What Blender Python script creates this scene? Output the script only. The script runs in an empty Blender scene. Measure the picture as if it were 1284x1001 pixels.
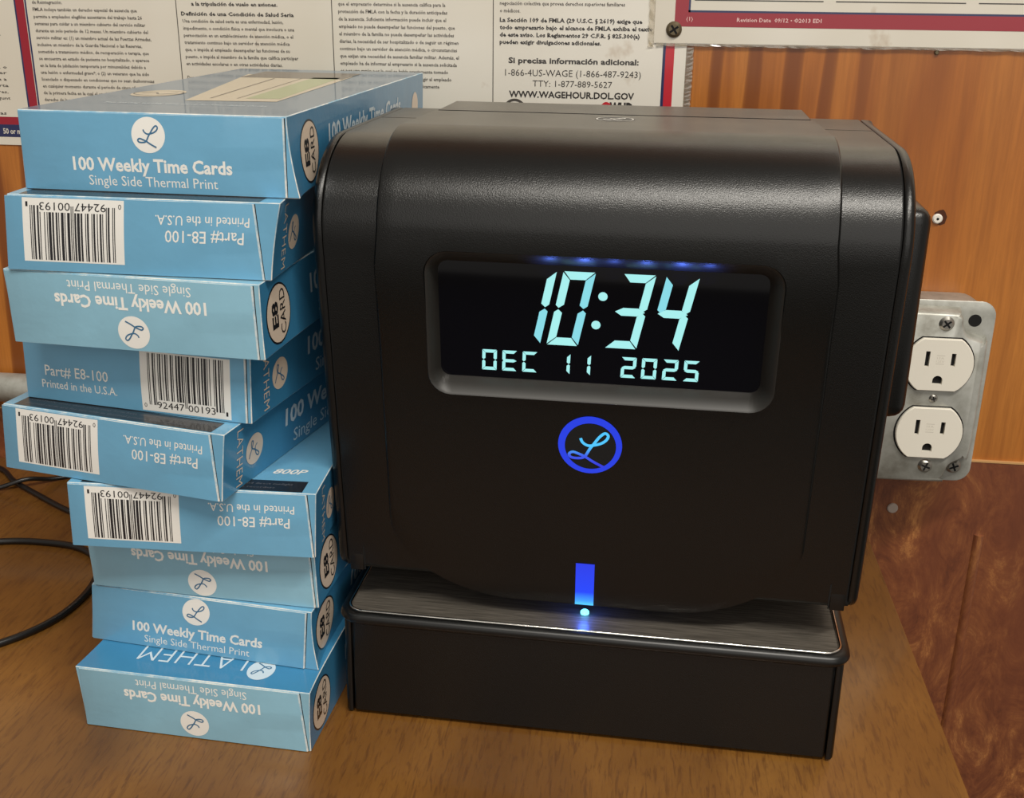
import bpy, bmesh, math, random
from mathutils import Vector, Matrix
S = 0.001          # everything below is written in millimetres
sc = bpy.context.scene
COL = sc.collection

# ------------------------------------------------------------------ camera
cam = bpy.data.cameras.new('camera'); camo = bpy.data.objects.new('camera', cam); COL.objects.link(camo)
cam.sensor_fit = 'HORIZONTAL'; cam.sensor_width = 36.0; cam.lens = 1389.372 / 1284 * 36.0
cam.clip_start = 0.01; cam.clip_end = 50
RR = ((0.9928754, 0.1186832, 0.0106162), (-0.0513342, 0.3456385, 0.9369625), (-0.1075323, 0.9308320, -0.3492685))
mw = Matrix.Identity(4)
for i in range(3):
    mw[i][0] = RR[0][i]; mw[i][1] = RR[1][i]; mw[i][2] = -RR[2][i]
mw[0][3], mw[1][3], mw[2][3] = 0.029015, -0.597664, 0.279992
camo.matrix_world = mw
sc.camera = camo

# ------------------------------------------------------------------ light and exposure
w = bpy.data.worlds.new('room_ambient'); sc.world = w; w.use_nodes = True
bg = w.node_tree.nodes['Background']; bg.inputs[0].default_value = (1.0, 0.93, 0.84, 1); bg.inputs[1].default_value = 0.29

def area(name, loc, target, sx, sy, power, col):
    l = bpy.data.lights.new(name, 'AREA'); l.shape = 'RECTANGLE'; l.size = sx; l.size_y = sy
    l.energy = power; l.color = col
    o = bpy.data.objects.new(name, l); COL.objects.link(o); o.location = loc
    o.rotation_euler = (Vector(target) - Vector(loc)).to_track_quat('-Z', 'Y').to_euler()
    return o
area('ceiling_tube_light', (0.45, -1.22, 1.95), (0.0, -0.25, 0.1), 1.7, 0.05, 44, (1.0, 0.95, 0.86))
area('front_fill_light', (0.5, -2.3, 0.9), (-0.05, -0.2, 0.12), 2.8, 1.7, 15, (1.0, 0.96, 0.90))  # broad soft fill added in front to brighten upright faces, no known window
sc.view_settings.view_transform = 'Standard'; sc.view_settings.look = 'None'
sc.view_settings.exposure = 0.0; sc.view_settings.gamma = 1.0; sc.view_settings.use_curve_mapping = False

# ------------------------------------------------------------------ materials
def lin(c):
    return tuple((x / 255 / 12.92 if x / 255 <= .04045 else ((x / 255 + .055) / 1.055) ** 2.4) for x in c) + (1,)
def mat(name, c, rough=.5, metal=0, coat=0, coat_r=.1, spec=None):
    m = bpy.data.materials.new(name); m.use_nodes = True
    b = m.node_tree.nodes['Principled BSDF']
    b.inputs['Base Color'].default_value = lin(c); b.inputs['Roughness'].default_value = rough
    b.inputs['Metallic'].default_value = metal; b.inputs['Coat Weight'].default_value = coat; b.inputs['Coat Roughness'].default_value = coat_r
    if spec is not None: b.inputs['Specular IOR Level'].default_value = spec
    return m
def nd(m, t, **k):
    n = m.node_tree.nodes.new(t)
    for a, v in k.items(): setattr(n, a, v)
    return n
def lk(m, a, b): m.node_tree.links.new(a, b)
def bsdf(m): return m.node_tree.nodes['Principled BSDF']
def coords(m, scale=(1, 1, 1), loc=(0, 0, 0), rot=(0, 0, 0), which='Object'):
    tc = nd(m, 'ShaderNodeTexCoord'); mp = nd(m, 'ShaderNodeMapping')
    mp.inputs['Scale'].default_value = scale; mp.inputs['Location'].default_value = loc; mp.inputs['Rotation'].default_value = rot
    lk(m, tc.outputs[which], mp.inputs['Vector']); return mp.outputs[0]
def noise(m, v, scale, detail=4, rough=.55, dist=0):
    n = nd(m, 'ShaderNodeTexNoise'); n.inputs['Scale'].default_value = scale; n.inputs['Detail'].default_value = detail
    n.inputs['Roughness'].default_value = rough; n.inputs['Distortion'].default_value = dist
    lk(m, v, n.inputs['Vector']); return n.outputs['Fac']
def ramp(m, f, stops):
    r = nd(m, 'ShaderNodeValToRGB'); e = r.color_ramp.elements
    while len(e) < len(stops): e.new(.5)
    for i, (p, c) in enumerate(stops):
        e[i].position = p; e[i].color = lin(c) if len(c) == 3 and max(c) > 1 else tuple(c) + (1,)
    lk(m, f, r.inputs[0]); return r.outputs[0]
def mix(m, f, a, b, mode='MIX'):
    n = nd(m, 'ShaderNodeMix', data_type='RGBA', blend_type=mode)
    if isinstance(f, (int, float)): n.inputs[0].default_value = f
    else: lk(m, f, n.inputs[0])
    for s, i in ((a, 6), (b, 7)):
        if isinstance(s, tuple): n.inputs[i].default_value = lin(s) if len(s) == 3 else s
        else: lk(m, s, n.inputs[i])
    return n.outputs[2]
def bump(m, f, strength, dist):
    b = nd(m, 'ShaderNodeBump'); b.inputs['Strength'].default_value = strength; b.inputs['Distance'].default_value = dist
    lk(m, f, b.inputs['Height']); lk(m, b.outputs[0], bsdf(m).inputs['Normal'])
def emis(name, c, s):
    m = mat(name, (5, 5, 8), .3); b = bsdf(m); b.inputs['Emission Color'].default_value = lin(c); b.inputs['Emission Strength'].default_value = s
    return m

M = {}
# orange plywood
m = M['plywood'] = mat('varnished_plywood', (170, 100, 40), .32, coat=.25, coat_r=.25)
v = coords(m, (1, 1, .13), rot=(0, math.radians(7), 0))
n1 = noise(m, v, 20, 2, .45, .7); n2 = noise(m, coords(m, (1, 1, .05)), 420, 6, .7); n3 = noise(m, coords(m, (1, 1, .5)), 7, 4)
band = ramp(m, n1, [(0.0, (150, 86, 30)), (.36, (178, 110, 44)), (.44, (120, 62, 20)), (.49, (182, 114, 46)), (.60, (170, 100, 36)), (.66, (132, 70, 24)), (.71, (184, 116, 48)), (1, (190, 124, 56))])
blot = ramp(m, n3, [(.3, (150, 80, 26)), (.55, (184, 112, 44)), (.75, (196, 126, 54))])
zs = nd(m, 'ShaderNodeSeparateXYZ'); lk(m, coords(m), zs.inputs[0])
zr = nd(m, 'ShaderNodeMapRange'); zr.inputs[1].default_value = .115; zr.inputs[2].default_value = .165; zr.inputs[3].default_value = .85; zr.inputs[4].default_value = .10; lk(m, zs.outputs[0], zr.inputs[0])
wv = nd(m, 'ShaderNodeTexWave', wave_type='BANDS', bands_direction='X', wave_profile='SIN'); wv.inputs['Scale'].default_value = 17.5
wv.inputs['Distortion'].default_value = 3.4; wv.inputs['Detail'].default_value = 3; wv.inputs['Detail Scale'].default_value = 1.3; wv.inputs['Detail Roughness'].default_value = .55
lk(m, coords(m, (1, 1, .12), rot=(0, math.radians(-9), 0), loc=(.013, 0, 0)), wv.inputs['Vector'])
wr = ramp(m, wv.outputs['Fac'], [(.10, (1, 1, 1)), (.30, (.75, .75, .75)), (.46, (0, 0, 0))])
wm = nd(m, 'ShaderNodeMath', operation='MULTIPLY'); lk(m, wr, wm.inputs[0]); lk(m, zr.outputs[0], wm.inputs[1])
c1 = mix(m, wm.outputs[0], mix(m, .5, band, blot), (112, 56, 18))
c2 = mix(m, ramp(m, n2, [(.42, (0, 0, 0)), (.62, (.32, .32, .32))]), c1, (126, 70, 24))
lk(m, c2, bsdf(m).inputs['Base Color']); bump(m, n2, .12, .0005)
# mottled red-brown lower sheet
m = M['redwood'] = mat('mottled_red_brown_veneer', (120, 66, 40), .38, coat=.3, coat_r=.2)
a = noise(m, coords(m, (1, 1, .55)), 42, 9, .8, .9); b_ = noise(m, coords(m, (1, 1, .16)), 190, 5, .7); g_ = noise(m, coords(m, (1, 1, .3)), 13, 3, .5, .4)
ca = ramp(m, a, [(.34, (72, 38, 24)), (.45, (118, 66, 38)), (.55, (148, 90, 50)), (.66, (204, 140, 78))])
cb = mix(m, ramp(m, g_, [(.4, (0, 0, 0)), (.62, (.75, .75, .75))]), ca, (116, 63, 40))
lk(m, mix(m, ramp(m, b_, [(.4, (0, 0, 0)), (.66, (.5, .5, .5))]), cb, (104, 56, 36)), bsdf(m).inputs['Base Color']); bump(m, b_, .15, .0005)
M['redwood_edge'] = mat('cream_sheet_edge', (196, 150, 96), .6)
# table top veneer
m = M['oak'] = mat('oak_veneer_tabletop', (150, 98, 46), .36, coat=.35, coat_r=.12)
a = noise(m, coords(m, (1, .12, 1), rot=(0, 0, math.radians(-9))), 620, 4, .6, .8); b_ = noise(m, coords(m, (1, .35, 1)), 14, 4, .6); d_ = noise(m, coords(m, (1, .3, 1), rot=(0, 0, math.radians(-14))), 900, 3, .6)
cb = ramp(m, b_, [(.3, (92, 58, 22)), (.5, (118, 78, 31)), (.7, (142, 98, 42))])
cc = mix(m, ramp(m, a, [(.50, (0, 0, 0)), (.66, (.6, .6, .6))]), cb, (76, 43, 18))
lk(m, mix(m, ramp(m, d_, [(.5, (0, 0, 0)), (.75, (.5, .5, .5))]), cc, (110, 68, 30)), bsdf(m).inputs['Base Color']); bump(m, a, .10, .0004)
M['floor'] = mat('floor_concrete', (70, 67, 62), .7)
# paper
m = M['poster'] = mat('laminated_poster_paper', (222, 214, 196), .35, coat=.5, coat_r=.12)
st = noise(m, coords(m, (1, 1, .8), loc=(.05, 0, .02)), 26, 5, .6); fo = noise(m, coords(m), 6, 3)
pc = mix(m, ramp(m, st, [(.64, (0, 0, 0)), (.76, (.75, .75, .75))]), ramp(m, fo, [(.35, (210, 201, 184)), (.65, (226, 220, 208))]), (160, 126, 84))
lk(m, pc, bsdf(m).inputs['Base Color'])
M['ink'] = mat('black_print', (52, 48, 46), .4, coat=.4)
M['inkgrey'] = mat('grey_print', (74, 68, 62), .4, coat=.4)
M['inkred'] = mat('dark_red_print', (150, 24, 42), .35, coat=.5)
M['inkred2'] = mat('bright_red_print', (190, 34, 48), .35, coat=.5)
M['inknavy'] = mat('navy_print', (36, 42, 84), .35, coat=.5)
M['inkpink'] = mat('pale_print', (226, 190, 186), .4)
M['film'] = mat('crinkled_laminate_film', (226, 216, 196), .12, coat=1)
bsdf(M['film']).inputs['Transmission Weight'].default_value = .75
bump(M['film'], noise(M['film'], coords(M['film']), 160, 3), .5, .0006)
# box card
def card(name, c):
    m = mat(name, c, .34, coat=.55, coat_r=.10)
    n = noise(m, coords(m), 55, 4, .6); s = noise(m, coords(m, which='Object'), 420, 3, .7)
    cl = mix(m, ramp(m, n, [(.3, (0, 0, 0)), (.75, (.16, .16, .16))]), c, tuple(min(255, int(q * 1.25)) for q in c))
    lk(m, mix(m, ramp(m, s, [(.74, (0, 0, 0)), (.8, (.55, .55, .55))]), cl, (190, 214, 226)), bsdf(m).inputs['Base Color'])
    bump(m, n, .25, .0012); return m
M['blue1'] = card('bright_blue_carton', (106, 165, 198))
M['blue2'] = card('pale_blue_carton', (134, 180, 200))
M['blue3'] = card('deep_blue_lid_shaded_side', (58, 128, 170))  # deep blue of the lowest lid; also shade painted on the right sides
M['lid'] = mat('glossy_blue_lid', (70, 104, 130), .3, coat=.55, coat_r=.06)
bump(M['lid'], noise(M['lid'], coords(M['lid']), 9, 2), .2, .002)
m = M['edge'] = mat('worn_carton_edge', (210, 206, 196), .7)
n = noise(m, coords(m), 60, 5, .75)
lk(m, ramp(m, n, [(.34, (124, 172, 196)), (.56, (222, 220, 212))]), bsdf(m).inputs['Base Color'])
M['kraft'] = mat('raw_carton_edge', (196, 184, 164), .8)
M['white'] = mat('white_print', (238, 236, 230), .4, coat=.4)
M['whitedim'] = mat('thin_white_print', (206, 220, 228), .4, coat=.3)
M['cream'] = mat('cream_print', (224, 206, 186), .4, coat=.4)
M['black'] = mat('black_carton_print', (30, 30, 34), .35, coat=.5)
M['logoblue'] = mat('blue_logo_line', (60, 110, 146), .4)
M['stripgrey'] = mat('grey_strip_print', (96, 98, 104), .4)
M['beige'] = mat('beige_picture_print', (198, 184, 158), .4, coat=.5)
M['green'] = mat('pale_green_picture_print', (158, 166, 118), .4, coat=.5)
M['darkpic'] = mat('brown_picture_print', (84, 72, 58), .4, coat=.5)
# clock
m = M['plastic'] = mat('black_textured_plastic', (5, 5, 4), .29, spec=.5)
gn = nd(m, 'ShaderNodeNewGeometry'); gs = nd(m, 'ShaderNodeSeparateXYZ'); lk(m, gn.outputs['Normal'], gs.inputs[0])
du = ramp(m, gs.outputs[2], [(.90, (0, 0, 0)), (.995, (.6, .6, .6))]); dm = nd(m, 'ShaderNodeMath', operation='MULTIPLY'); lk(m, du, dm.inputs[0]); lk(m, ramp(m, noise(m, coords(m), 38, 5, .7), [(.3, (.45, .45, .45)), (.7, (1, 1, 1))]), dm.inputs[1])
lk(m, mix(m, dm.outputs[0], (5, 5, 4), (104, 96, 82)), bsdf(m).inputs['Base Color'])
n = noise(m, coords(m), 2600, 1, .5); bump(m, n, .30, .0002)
M['plastic2'] = mat('black_satin_plastic', (7, 7, 6), .34)
M['gap'] = mat('dark_seam', (4, 4, 4), .8)
m = M['brushed'] = mat('brushed_black_metal', (70, 66, 60), .42, metal=.45)
n = noise(m, coords(m, (.04, 1, 1)), 1400, 3, .7)
lk(m, ramp(m, n, [(.35, (84, 79, 72)), (.65, (126, 119, 109))]), bsdf(m).inputs['Base Color'])
M['chrome'] = mat('polished_chrome', (215, 212, 206), .12, metal=1)
M['bezel'] = mat('grey_black_bezel', (34, 32, 29), .45)
M['glass'] = mat('black_display_glass', (2, 2, 9), .04, spec=.5)
M['lcd'] = emis('display_segment', (168, 240, 238), 1.0)
M['lcd2'] = emis('display_segment_dim', (140, 224, 236), .95)
M['ring'] = emis('blue_backlit_ring', (34, 62, 226), 1.0)
m = M['script'] = emis('blue_backlit_script', (70, 190, 255), 1.0)
g = nd(m, 'ShaderNodeSeparateXYZ'); lk(m, coords(m, (1, 1, 1)), g.inputs[0])
mr = nd(m, 'ShaderNodeMapRange'); mr.inputs[1].default_value = .117; mr.inputs[2].default_value = .124; lk(m, g.outputs[2], mr.inputs[0])
lk(m, ramp(m, mr.outputs[0], [(0, (50, 60, 220)), (.45, (60, 90, 235)), (1, (80, 200, 255))]), bsdf(m).inputs['Emission Color'])
m = M['bar'] = emis('blue_light_window', (40, 70, 240), 1.2)
g = nd(m, 'ShaderNodeSeparateXYZ'); lk(m, coords(m, (1, 1, 1)), g.inputs[0])
mr = nd(m, 'ShaderNodeMapRange'); mr.inputs[1].default_value = .054; mr.inputs[2].default_value = .0735; lk(m, g.outputs[2], mr.inputs[0])
lk(m, ramp(m, mr.outputs[0], [(0, (90, 210, 255)), (.12, (60, 150, 255)), (.32, (30, 66, 235)), (1, (36, 56, 214))]), bsdf(m).inputs['Emission Color'])
M['led'] = emis('blue_led', (110, 220, 255), 3)
# metal and outlets
m = M['galv'] = mat('galvanised_steel', (168, 168, 160), .4, metal=.4)
n = noise(m, coords(m), 60, 5, .6); lk(m, ramp(m, n, [(.3, (140, 138, 128)), (.5, (176, 176, 168)), (.7, (196, 196, 190))]), bsdf(m).inputs['Base Color'])
lk(m, ramp(m, n, [(.3, (.5, .5, .5)), (.7, (.28, .28, .28))]), bsdf(m).inputs['Roughness'])
M['steel'] = mat('zinc_screw', (176, 172, 164), .28, metal=.9)
M['ivory'] = mat('ivory_receptacle', (232, 226, 212), .35)
M['hole'] = mat('black_hole', (6, 5, 5), .9)
M['cable'] = mat('black_cable_jacket', (20, 18, 17), .35)
M['anchor'] = mat('white_wall_anchor', (232, 226, 216), .5)
M['brass'] = mat('aged_screw', (112, 100, 78), .4, metal=.7)

# ------------------------------------------------------------------ builders
def link(name, me, parent=None, loc=(0, 0, 0), rotz=0):
    o = bpy.data.objects.new(name, me); COL.objects.link(o)
    if parent: o.parent = parent
    o.location = tuple(q * S for q in loc); o.rotation_euler = (0, 0, rotz)
    return o
def tag(o, label=None, cat=None, group=None, kind=None):
    if label: o['label'] = label
    if cat: o['category'] = cat
    if group: o['group'] = group
    if kind: o['kind'] = kind
    return o
def thing(name, label, cat, loc=(0, 0, 0), rotz=0, group=None):
    return tag(link(name, None, None, loc, rotz), label, cat, group)
def pmesh(name, vs, fs, mats, parent=None, mi=None, smooth=None, fn=None, **k):
    """mesh object from mm vertices; smooth = sharp angle in degrees"""
    me = bpy.data.meshes.new(name)
    if fn: vs = [fn(*q) for q in vs]
    me.from_pydata([(a * S, b * S, c * S) for a, b, c in vs], [], fs)
    for q in (mats if isinstance(mats, (list, tuple)) else [mats]): me.materials.append(q)
    if mi: me.polygons.foreach_set('material_index', mi)
    if smooth:
        me.shade_smooth(); me.set_sharp_from_angle(angle=math.radians(smooth))
    me.update(); return link(name, me, parent, **k)
def bm_obj(name, bm, mats, parent=None, smooth=None, scaled=False, **k):
    if not scaled: bmesh.ops.scale(bm, vec=(S, S, S), verts=bm.verts)
    bmesh.ops.recalc_face_normals(bm, faces=bm.faces)
    me = bpy.data.meshes.new(name); bm.to_mesh(me); bm.free()
    for q in (mats if isinstance(mats, (list, tuple)) else [mats]): me.materials.append(q)
    if smooth: me.shade_smooth(); me.set_sharp_from_angle(angle=math.radians(smooth))
    return link(name, me, parent, **k)
def bbox(bm, x0, x1, y0, y1, z0, z1, bev=0, seg=2):
    r = bmesh.ops.create_cube(bm, size=1)
    for q in r['verts']:
        q.co = Vector(((x0 + x1) / 2 + q.co.x * (x1 - x0), (y0 + y1) / 2 + q.co.y * (y1 - y0), (z0 + z1) / 2 + q.co.z * (z1 - z0)))
    if bev:
        es = list({e for q in r['verts'] for e in q.link_edges})
        bmesh.ops.bevel(bm, geom=es, offset=bev, segments=seg, affect='EDGES', profile=.5)
def box(name, x0, x1, y0, y1, z0, z1, m, parent=None, bev=0, seg=2, **k):
    bm = bmesh.new(); bbox(bm, x0, x1, y0, y1, z0, z1, bev, seg)
    return bm_obj(name, bm, m, parent, smooth=35 if bev else None, **k)
def rrect(x0, x1, z0, z1, r, n=6):
    """rounded rectangle outline; r = one radius or four (BL, BR, TR, TL)"""
    r = (r,) * 4 if isinstance(r, (int, float)) else r
    out = []
    for (cx, cz, a0, q) in ((x0 + r[0], z0 + r[0], 180, r[0]), (x1 - r[1], z0 + r[1], 270, r[1]), (x1 - r[2], z1 - r[2], 0, r[2]), (x0 + r[3], z1 - r[3], 90, r[3])):
        for i in range(n + 1):
            t = math.radians(a0 + 90 * i / n); out.append((cx + q * math.cos(t), cz + q * math.sin(t)))
    return out
def loft(name, rings, m, parent=None, smooth=35, caps=True, **k):
    """rings: lists of 3D points, same count; joined in order"""
    n = len(rings[0]); vs = [p for r in rings for p in r]; fs = []
    for i in range(len(rings) - 1):
        for j in range(n):
            fs.append((i * n + j, i * n + (j + 1) % n, (i + 1) * n + (j + 1) % n, (i + 1) * n + j))
    if caps: fs += [tuple(reversed(range(n))), tuple(range((len(rings) - 1) * n, len(rings) * n))]
    bm = bmesh.new(); bv = [bm.verts.new(p) for p in vs]
    for f in fs:
        try: bm.faces.new([bv[i] for i in f])
        except ValueError: pass
    return bm_obj(name, bm, m, parent, smooth, **k)
def tube(name, pts, r, m, parent=None, closed=False, seg=10, flat=1.0, **k):
    n = len(pts); rings = []; P = [Vector(p) for p in pts]
    for i, p in enumerate(P):
        a = P[(i - 1) % n] if (closed or i) else p; b = P[(i + 1) % n] if (closed or i < n - 1) else p
        t = (b - a).normalized(); u = Vector((0, 0, 1)).cross(t)
        u = u.normalized() if u.length > 1e-4 else Vector((1, 0, 0)); q = t.cross(u)
        rings.append([tuple(p + u * r * math.cos(s * 2 * math.pi / seg) + q * r * flat * math.sin(s * 2 * math.pi / seg)) for s in range(seg)])
    if closed: rings.append(rings[0])
    return loft(name, rings, m, parent, 60, caps=not closed, **k)
def spline(P, n=8, closed=False):
    P = [Vector(p) for p in P]; out = []; L = len(P)
    for i in range(L - (0 if closed else 1)):
        p0 = P[i - 1] if (i or closed) else P[0] * 2 - P[1]; p1 = P[i]; p2 = P[(i + 1) % L]
        p3 = P[(i + 2) % L] if (closed or i + 2 < L) else P[-1] * 2 - P[-2]
        for s in range(n):
            t = s / n
            out.append(.5 * ((2 * p1) + (p2 - p0) * t + (2 * p0 - 5 * p1 + 4 * p2 - p3) * t * t + (3 * p1 - p0 - 3 * p2 + p3) * t ** 3))
    if not closed: out.append(P[-1])
    return out
def disc(name, c, r, axis, m, parent=None, depth=1, seg=28, bev=0, **k):
    """short cylinder; axis 'y' faces -y, 'z' faces up, 'x' faces +x"""
    def ring(rr, h):
        o = []
        for i in range(seg):
            t = 2 * math.pi * i / seg; a, b = rr * math.cos(t), rr * math.sin(t)
            o.append({'y': (c[0] + a, c[1] - h, c[2] + b), 'z': (c[0] + a, c[1] + b, c[2] + h), 'x': (c[0] + h, c[1] + a, c[2] + b)}[axis])
        return o
    rs = [ring(r, 0), ring(r, depth - bev)] + ([ring(r - bev, depth)] if bev else [])
    return loft(name, rs, m, parent, 35, **k)
def boolean(o, cutters):
    for c in cutters:
        md = o.modifiers.new('cut', 'BOOLEAN'); md.object = c; md.operation = 'DIFFERENCE'; md.solver = 'EXACT'
    bpy.context.view_layer.update()
    dg = bpy.context.evaluated_depsgraph_get()
    me = bpy.data.meshes.new_from_object(o.evaluated_get(dg), preserve_all_data_layers=True, depsgraph=dg)
    o.modifiers.clear(); o.data = me
    me.shade_smooth(); me.set_sharp_from_angle(angle=math.radians(30))

# flat print: anything drawn on a face. A Frame maps (a, b) in the print's own plane to 3D, h lifts off the surface
class Frame:
    def __init__(s, o, r, u, fn=None):
        s.o, s.r, s.u = Vector(o), Vector(r).normalized(), Vector(u).normalized(); s.n = s.r.cross(s.u); s.fn = fn
    def p(s, a, b, h=.1):
        q = s.o + s.r * a + s.u * b + s.n * h
        return s.fn(*q) if s.fn else tuple(q)
_tc = {}
def glyphs(txt, bold=0.0, shear=0.0, space=1.0, res=2):
    key = (txt, bold, shear, space, res)
    if key not in _tc:
        cu = bpy.data.curves.new('t', 'FONT'); cu.body = txt; cu.size = 1; cu.resolution_u = res
        cu.offset = bold; cu.shear = shear; cu.space_character = space
        ob = bpy.data.objects.new('t', cu); me = ob.to_mesh()
        vs = [tuple(q.co)[:2] for q in me.vertices]; fs = [tuple(q.vertices) for q in me.polygons]
        ob.to_mesh_clear(); bpy.data.objects.remove(ob); bpy.data.curves.remove(cu)
        xs = [q[0] for q in vs] or [0, 1]
        _tc[key] = (vs, fs, min(xs), max(xs))
    return _tc[key]
class Print:
    """collects flat print of one colour into one mesh"""
    def __init__(s): s.v = []; s.f = []
    def text(s, fr, txt, a0, a1, b, cap, bold=0, shear=0, h=.12, space=1, res=2):
        """text from a0 to a1, baseline b, capital height cap (font cap height is ~0.7 of size)"""
        vs, fs, x0, x1 = glyphs(txt, bold, shear, space, res); k = (a1 - a0) / max(x1 - x0, 1e-6); n = len(s.v)
        ky = cap / .70
        s.v += [fr.p(a0 + (x - x0) * k, b + y * ky, h) for x, y in vs]; s.f += [tuple(i + n for i in f) for f in fs]
    def poly(s, fr, pts, h=.1):
        n = len(s.v); s.v += [fr.p(a, b, h) for a, b in pts]; s.f.append(tuple(range(n, n + len(pts))))
    def rect(s, fr, a0, a1, b0, b1, h=.1): s.poly(fr, [(a0, b0), (a1, b0), (a1, b1), (a0, b1)], h)
    def disc(s, fr, a, b, r, h=.1, ry=None, seg=36, rings=6):
        n = len(s.v); s.v.append(fr.p(a, b, h)); ry = ry or r
        for k in range(1, rings + 1):
            for i in range(seg):
                t = i * 2 * math.pi / seg; s.v.append(fr.p(a + r * k / rings * math.cos(t), b + ry * k / rings * math.sin(t), h))
        for i in range(seg):
            j = (i + 1) % seg; s.f.append((n, n + 1 + i, n + 1 + j))
            for k in range(rings - 1):
                q = n + 1 + k * seg; s.f.append((q + i, q + seg + i, q + seg + j, q + j))
    def annulus(s, fr, a, b, r0, r1, h=.1, seg=40, off=(0, 0)):
        n = len(s.v)
        for i in range(seg):
            t = i * 2 * math.pi / seg
            s.v += [fr.p(a + r1 * math.cos(t), b + r1 * math.sin(t), h), fr.p(a + off[0] + r0 * math.cos(t), b + off[1] + r0 * math.sin(t), h)]
        for i in range(seg):
            j = (i + 1) % seg; s.f.append((n + 2 * i, n + 2 * j, n + 2 * j + 1, n + 2 * i + 1))
    def stroke(s, fr, pts, wd, h=.12, n=6):
        P = spline([(a, b, 0) for a, b in pts], n); N = len(s.v)
        for i, p in enumerate(P):
            t = (P[min(i + 1, len(P) - 1)] - P[max(i - 1, 0)]).normalized(); q = Vector((-t.y, t.x, 0)) * wd / 2
            s.v += [fr.p(p.x + q.x, p.y + q.y, h + i * .0006), fr.p(p.x - q.x, p.y - q.y, h + i * .0006)]
        for i in range(len(P) - 1): s.f.append((N + 2 * i, N + 2 * i + 1, N + 2 * i + 3, N + 2 * i + 2))
    def make(s, name, m, parent):
        if not s.v: return None
        return pmesh(name, s.v, s.f, m, parent)
# cursive capital, unit radius 1 = disc radius
LOGO = [(-3.4, 3.6), (-2.6, 1.9), (-.7, .7), (1.6, .9), (4.4, 1.9), (6.3, 3.5), (6.9, 5.3), (5.6, 6.2), (3.6, 4.4), (1.6, 1.4), (.2, -.7), (-1.6, -4.0), (-3.6, -4.9), (-6.6, -4.8), (-7.6, -3.5), (-6.2, -2.4), (-3.6, -3.2), (-1.4, -4.2), (1.6, -6.1), (5.5, -8.1)]
LOGO = [(a / 11.6, b / 11.6) for a, b in LOGO]

# ------------------------------------------------------------------ setting
wall = tag(link('wall_back', None), kind='structure')
box('plywood_sheet', -900, 900, 0, 14, 34, 900, M['plywood'], wall)
lp = box('lower_wall_sheet', -900, 900, -1.6, 14, -740, 33.0, M['redwood'], wall)
box('sheet_edge_strip', -900, 900, -1.9, 0, 33.0, 34.0, M['redwood_edge'], wall)
loft('wall_bead', [[(x_, -1.6 - h_, z_) for x_, h_ in ((227.6, 0), (228.8, 1.6), (230.6, 2.3), (232.4, 1.6), (233.6, 0))] for z_ in (-735, -12)], M['redwood'], wall, 80)
tag(box('floor', -1500, 1500, -2200, 14, -760, -740, M['floor']), kind='structure')

# table
tb = thing('wooden_table', 'brown oak veneer table top under the boxes and the black time clock', 'table', (0, 0, 0))
box('table_top', -760, 161, -430, -2.4, -26, 0, M['oak'], tb, .8, 2)
for lx in (-730, 121):
    for ly in (-400, -50): box('leg', lx, lx + 40, ly, ly + 40, -740, -26, M['oak'], tb, 2, 2)

# ------------------------------------------------------------------ posters on the wall
def sheet(name, label, x0, x1, z0, z1, y=-.1, t=.5):
    o = thing(name, label, 'poster', ((x0 + x1) / 2, y, z0))
    cx = (x0 + x1) / 2
    box('paper', x0 - cx, x1 - cx, -t, 0, 0, z1 - z0, M['poster'], o)
    return o, Frame((-cx, -t, -z0), (1, 0, 0), (0, 0, 1))
po, fr = sheet('labor_law_poster', 'laminated cream labor notice with columns of Spanish text behind the boxes', -560, 47.5, 193.2, 520)
red, red2, navy, ink, grey, bold = Print(), Print(), Print(), Print(), Print(), Print()
# red divider, bottom border
red.rect(fr, -311.4, -306.6, 204, 515); navy.rect(fr, -312.3, -311.4, 204, 515); navy.rect(fr, -306.2, -305.3, 204, 515)
red.rect(fr, -555, -311.3, 204.4, 208.6); navy.rect(fr, -555, -311.3, 197.6, 204.4)
red.rect(fr, -305.3, 35.4, 204.4, 208.6); navy.rect(fr, -305.3, 35.4, 197.6, 204.4)
red2.rect(fr, 37.0, 41.4, 204.4, 515); navy.rect(fr, 35.6, 37.0, 197.6, 515)
for xr in (-221.4, -136.9, -51.9): (lambda g: (g.rect(fr, xr - .22, xr + .22, 214, 515), g.make('column_rule', M['inkgrey'], po)))(Print())
wt = Print(); wt.text(fr, '50 or more employees', -329, -298.5, 199.4, 2.9, .02, h=.16); wt.make('lettering', M['poster'], po)
def lines(P, x0, z0, pitch, rows, cap, k, x1max, **kw):
    P = Print()
    for i, t in enumerate(rows):
        if not t: continue
        vs, fs, a, b = glyphs(t, 0, 0, 1, 1); wd = (b - a) * k
        P.text(fr, t, x0, x0 + min(wd, x1max), z0 - i * pitch, cap, res=1, **kw)
    P.make('lettering', M['inkgrey'], po)
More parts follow.
